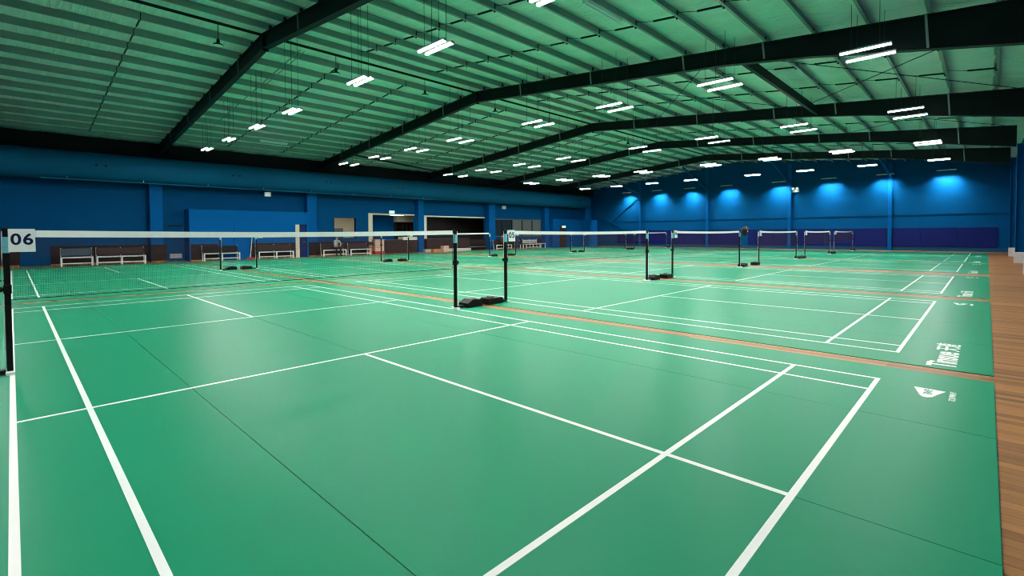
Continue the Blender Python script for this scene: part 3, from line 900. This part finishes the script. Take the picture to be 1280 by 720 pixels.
def net_mesh_obj(parent):
    m_ = MB()
    W_ = 6.02; z0, z1 = 0.79, 1.50
    r = 0.0008
    def string(a, b_):
        a, b_ = Vector(a), Vector(b_)
        d = (b_-a).normalized()
        u = Vector((0, 1, 0)); v = d.cross(u)
        vs_ = []
        for p in (a, b_):
            for k in range(3):
                an = 2*pi*k/3
                vs_.append(p+u*(r*cos(an))+v*(r*sin(an)))
        m_.add(vs_, [(0, 1, 4, 3), (1, 2, 5, 4), (2, 0, 3, 5)])
    nx = 300
    for k in range(nx+1):
        x = W_*k/nx
        sg = 0.02*4*(x/W_)*(1-x/W_)
        string((x, 0, z0), (x, 0, z1-sg))
    for k in range(1, 35):
        z = z0+(z1-0.02-z0)*k/35.0
        string((0, 0, z), (W_, 0, z))
    o = m_.build('net_mesh', M['net'], parent)
    o['kind'] = 'stuff'
    return o
net0 = None
sign_txt = {(0, 0): '06', (0, 1): '05', (0, 2): '04', (1, 1): '11'}
for row in (0, 1):
    yn = ROWY[row]+0.02
    for i in range(6):
        rn = 'front row' if row == 0 else 'back row'
        x0 = COURTS[i]
        ci = ORD[i]+' court of the '+rn
        lab = 'brown badminton net with white top tape on the '+ci
        if net0 is None:
            t = net0 = thing('badminton_net', lab, 'net', (x0, yn, 0), group='badminton nets')
            n = 24
            m_ = MB()
            for k in range(n):
                xa, xb = 6.02*k/n, 6.02*(k+1)/n
                za = 1.535-0.026*4*(k/n)*(1-k/n); zb = 1.535-0.026*4*((k+1)/n)*(1-(k+1)/n)
                m_.add([(xa, -0.006, za-0.075), (xb, -0.006, zb-0.075), (xb, -0.004, zb), (xa, -0.004, za), (xa, 0.006, za-0.075), (xb, 0.006, zb-0.075), (xb, 0.004, zb), (xa, 0.004, za)],
                       [(0, 1, 2, 3), (7, 6, 5, 4), (3, 2, 6, 7), (0, 4, 5, 1)])
            m_.build('top_tape', M['tape'], t)
            net_mesh_obj(t)
            MB().tube([(0, 0, 0.79), (6.02, 0, 0.79)], 0.004, 5).build('bottom_cord', M['net'], t)
            for x in (0.0, 6.02):
                MB().tube([(x, 0, 0.79), (x, 0, 1.5)], 0.004, 5).build('side_cord', M['net'], t)
        else:
            dup(net0, (x0, yn, 0), lab)
        net_post(-1, 'left black net post with cyan sticker on the '+ci, (x0-(0.016 if (row, i) == (0, 0) else 0.045), yn, 0.001))
        net_post(1, 'right black net post with cyan sticker on the '+ci, (x0+6.04+0.045, yn, 0.001))
        tx = sign_txt.get((row, i))
        if tx:
            sl = 'white sign reading %s on the net of the %s' % (tx, ci)
        else:
            sl = 'small blank white sign on the net of the '+ci
        s_ = thing('court_sign', sl, 'sign', (x0+0.0, yn-0.037, 1.545), group='court number signs')
        if row == 0:
            w_, h_ = 0.215, 0.245
        else:
            w_, h_ = 0.22, 0.20
        MB().add([(0, -0.003, 0), (w_-0.01, -0.003, 0.0), (w_-0.008, -0.018, -h_), (0.0, -0.018, -h_), (0, 0.0, 0), (w_-0.01, 0.0, 0), (w_-0.008, -0.015, -h_), (0.0, -0.015, -h_)],
                 [(0, 1, 2, 3), (7, 6, 5, 4), (0, 4, 5, 1), (1, 5, 6, 2), (2, 6, 7, 3), (3, 7, 4, 0)]).build('card', M['card'], s_)
        MB().box(0.0, w_-0.01, 0.0, 0.05, -0.006, 0.002).build('fold', M['card'], s_)
        if tx:
            base = Matrix.Translation((w_*0.485, -0.0118, -h_*0.47)) @ Matrix.Rotation(pi/2-0.061, 4, 'X')
            text_mesh('numerals', tx, 0.165, M['ink'], s_, base, sx=1.0, bold=0.004, space=1.12)

# bag hung on the right post of the third court
t = thing('hanging_bag', 'dark brown bag with red trim hung on a net post top', 'bag', (COURTS[2]+6.04+0.10, -0.16, 1.52))
m_ = MB()
prof_ = [(0.02, -0.20), (0.10, -0.18), (0.17, -0.08), (0.19, 0.04), (0.15, 0.13), (0.07, 0.18), (0.0, 0.185)]
m_.lathe(prof_, 0, 0, 14)
m_.v = [(x*(1+0.12*sin(9*z+3*x)), y*0.6, z+0.03*sin(5*x)) for x, y, z in m_.v]
m_.build('bag_body', M['bag'], t, True)
MB().tube([(-0.14, -0.08, 0.07), (-0.05, -0.125, 0.10), (0.06, -0.125, 0.10), (0.14, -0.08, 0.06)], 0.02, 8).build('trim', M['bagred'], t, True)
MB().box(-0.05, 0.01, -0.135, -0.115, -0.03, 0.03).build('buckle', M['concrete'], t)
MB().tube([(0.1, 0, 0.16), (0.2, 0, 0.19), (0.28, 0, 0.19)], 0.014, 8).build('strap', M['blind'], t, True)

# ------------------------------------------------------------------ people
def person(name, lab, loc, rz, pose, top_m, leg_m, hair_m=None):
    """one continuous body grown from a skeleton by a Skin modifier; standing or seated"""
    t = thing(name, lab, 'person', loc, rz=rz)
    P, E_, R_ = [], [], []
    def v(p, r, parent=None):
        P.append(p); R_.append(r)
        if parent is not None:
            E_.append((parent, len(P)-1))
        return len(P)-1
    # local frame: faces -Y
    if pose == 'stand':
        hz, hipy = 0.92, 0.0
    else:
        hz, hipy = 0.575, 0.0
    lean = -0.10 if pose == 'sit' else 0.0
    pel = v((0, hipy, hz), 0.135)
    wst = v((0, hipy+lean*0.5, hz+0.20), 0.125, pel)
    chs = v((0, hipy+lean*1.3, hz+0.40), 0.15, wst)
    nb = v((0, hipy+lean*1.8, hz+0.55), 0.065, chs)
    nk = v((0, hipy+lean*2.1, hz+0.61), 0.055, nb)
    hd0 = v((0, hipy+lean*2.3-0.015, hz+0.69), 0.088, nk)
    hd1 = v((0, hipy+lean*2.3-0.01, hz+0.79), 0.085, hd0)
    for s in (-1, 1):
        sh = v((s*0.18, hipy+lean*1.6, hz+0.48), 0.062, chs)
        if pose == 'sit':
            el = v((s*0.25, hipy+lean*1.6-0.16, hz+0.24), 0.045, sh)
            wr = v((s*0.12, hipy-0.42, hz+0.16), 0.030, el)
            hn = v((s*0.10, hipy-0.50, hz+0.14), 0.032, wr)
            fd = Vector((-s*0.2, -0.7, -0.5)).normalized()
        else:
            el = v((s*0.24, hipy+0.02, hz+0.20), 0.045, sh)
            wr = v((s*0.25, hipy-0.05, hz-0.04), 0.030, el)
            hn = v((s*0.25, hipy-0.07, hz-0.12), 0.032, wr)
            fd = Vector((0, -0.25, -1)).normalized()
        for k in range(4):
            off = Vector((0, 0.028-0.019*k, 0)) if pose == 'stand' else Vector((s*(0.028-0.019*k), 0, 0.01))
            L_ = (0.06, 0.075, 0.08, 0.07)[k]
            a = v(tuple(Vector(P[hn])+off+fd*0.03), 0.010, hn)
            b2 = v(tuple(Vector(P[a])+fd*L_*0.55), 0.009, a)
            v(tuple(Vector(P[b2])+fd*L_*0.45+Vector((-s*0.008, 0, 0))), 0.008, b2)
        th = v(tuple(Vector(P[wr])+Vector((-s*0.035, -0.02, -0.01))+fd*0.025), 0.011, wr)
        v(tuple(Vector(P[th])+fd*0.04+Vector((-s*0.01, 0, 0))), 0.009, th)
        hp = v((s*0.10, hipy, hz-0.05), 0.095, pel)
        if pose == 'sit':
            k_ = v((s*0.15, hipy-0.42, hz+0.0), 0.062, hp)
            an = v((s*0.15, hipy-0.44, 0.09), 0.042, k_)
        else:
            k_ = v((s*0.11, hipy-0.02, 0.48), 0.062, hp)
            an = v((s*0.11, hipy+0.02, 0.09), 0.042, k_)
        toe = v((s*0.17 if pose == 'sit' else s*0.13, P[an][1]-0.15, 0.035), 0.036, an)
    me = bpy.data.meshes.new('body')
    me.from_pydata(P, E_, [])
    o = bpy.data.objects.new('body', me)
    COL.objects.link(o)
    sk = o.modifiers.new('skin', 'SKIN')
    for k, sv in enumerate(me.skin_vertices[0].data):
        sv.radius = (R_[k], R_[k])
        sv.use_root = (k == 0)
    ss = o.modifiers.new('sub', 'SUBSURF'); ss.levels = 1; ss.render_levels = 1
    dg = bpy.context.evaluated_depsgraph_get()
    me2 = bpy.data.meshes.new_from_object(o.evaluated_get(dg))
    o.modifiers.clear()
    o.data = me2
    me2.materials.clear()
    for m_ in (top_m, leg_m, M['skin'], M['black']):
        me2.materials.append(m_)
    hand = [Vector(P[k]) for k in range(len(P)) if R_[k] <= 0.0325 and R_[k] < 0.0321]
    for p in me2.polygons:
        c_ = p.center
        if c_.z > hz+0.565:
            p.material_index = 2
        elif any((c_-q).length < 0.045 for q in hand) and c_.z > 0.2:
            p.material_index = 2
        elif c_.z < 0.075:
            p.material_index = 3
        elif c_.z < hz+0.06 and not (abs(c_.x) > 0.2 and c_.z > hz-0.06 and pose == 'stand'):
            p.material_index = 1
        else:
            p.material_index = 0
    me2.shade_smooth()
    o.parent = t
    hx, hy, hzz = P[hd1]
    m_ = MB()
    m_.lathe([(0.0, 0.105), (0.05, 0.10), (0.085, 0.06), (0.10, 0.0), (0.098, -0.05), (0.085, -0.10)], 0, 0, 14)
    m_.v = [(x, (y if y > 0 else y*(0.98 if z > 0.03 else 0.25))*1.05+0.012, z) for x, y, z in m_.v]
    m_.v = [(x+hx, y+hy, z+hzz) for x, y, z in m_.v]
    m_.build('hair', M['hair'], t, True)
    m_ = MB()
    m_.add([(hx-0.014, hy-0.088, hzz-0.075), (hx+0.014, hy-0.088, hzz-0.075), (hx, hy-0.118, hzz-0.07), (hx, hy-0.09, hzz-0.02)], [(0, 1, 2), (0, 2, 3), (1, 3, 2), (0, 3, 1)])
    m_.build('nose', M['skin'], t)
    for s in (-1, 1):
        MB().lathe([(0.0, 0.012), (0.011, 0.0), (0.0, -0.012)], hx+s*0.033, hy-0.084, 8).build('eye', M['black'], t, loc=(0, 0, hzz-0.03))
        MB().box(hx+s*0.088-0.008, hx+s*0.088+0.008, hy-0.02, hy+0.02, hzz-0.075, hzz-0.015).build('ear', M['skin'], t)
    MB().box(hx-0.024, hx+0.024, hy-0.094, hy-0.084, hzz-0.102, hzz-0.094).build('mouth', M['maroon'], t)
    return t
person('person', 'person in grey top and dark trousers sitting on the bench below the office opening', (15.6, 24.68, FLOOR), 0.0, 'sit', M['greycloth'], M['darkcloth'])
person('person', 'person in purple top standing behind the welcome desk in the lobby', (19.75, 26.9, FLOOR), 0.1, 'stand', M['purplecloth'], M['darkcloth'])
person('person', 'person in maroon top sitting on the bench below the dark windows', (31.75, 24.88, FLOOR), 0.0, 'sit', M['maroon'], M['darkcloth'])
person('person', 'person in navy clothes standing beside the small white stool', (33.45, 24.5, FLOOR), -0.3, 'stand', M['navycloth'], M['navycloth'])
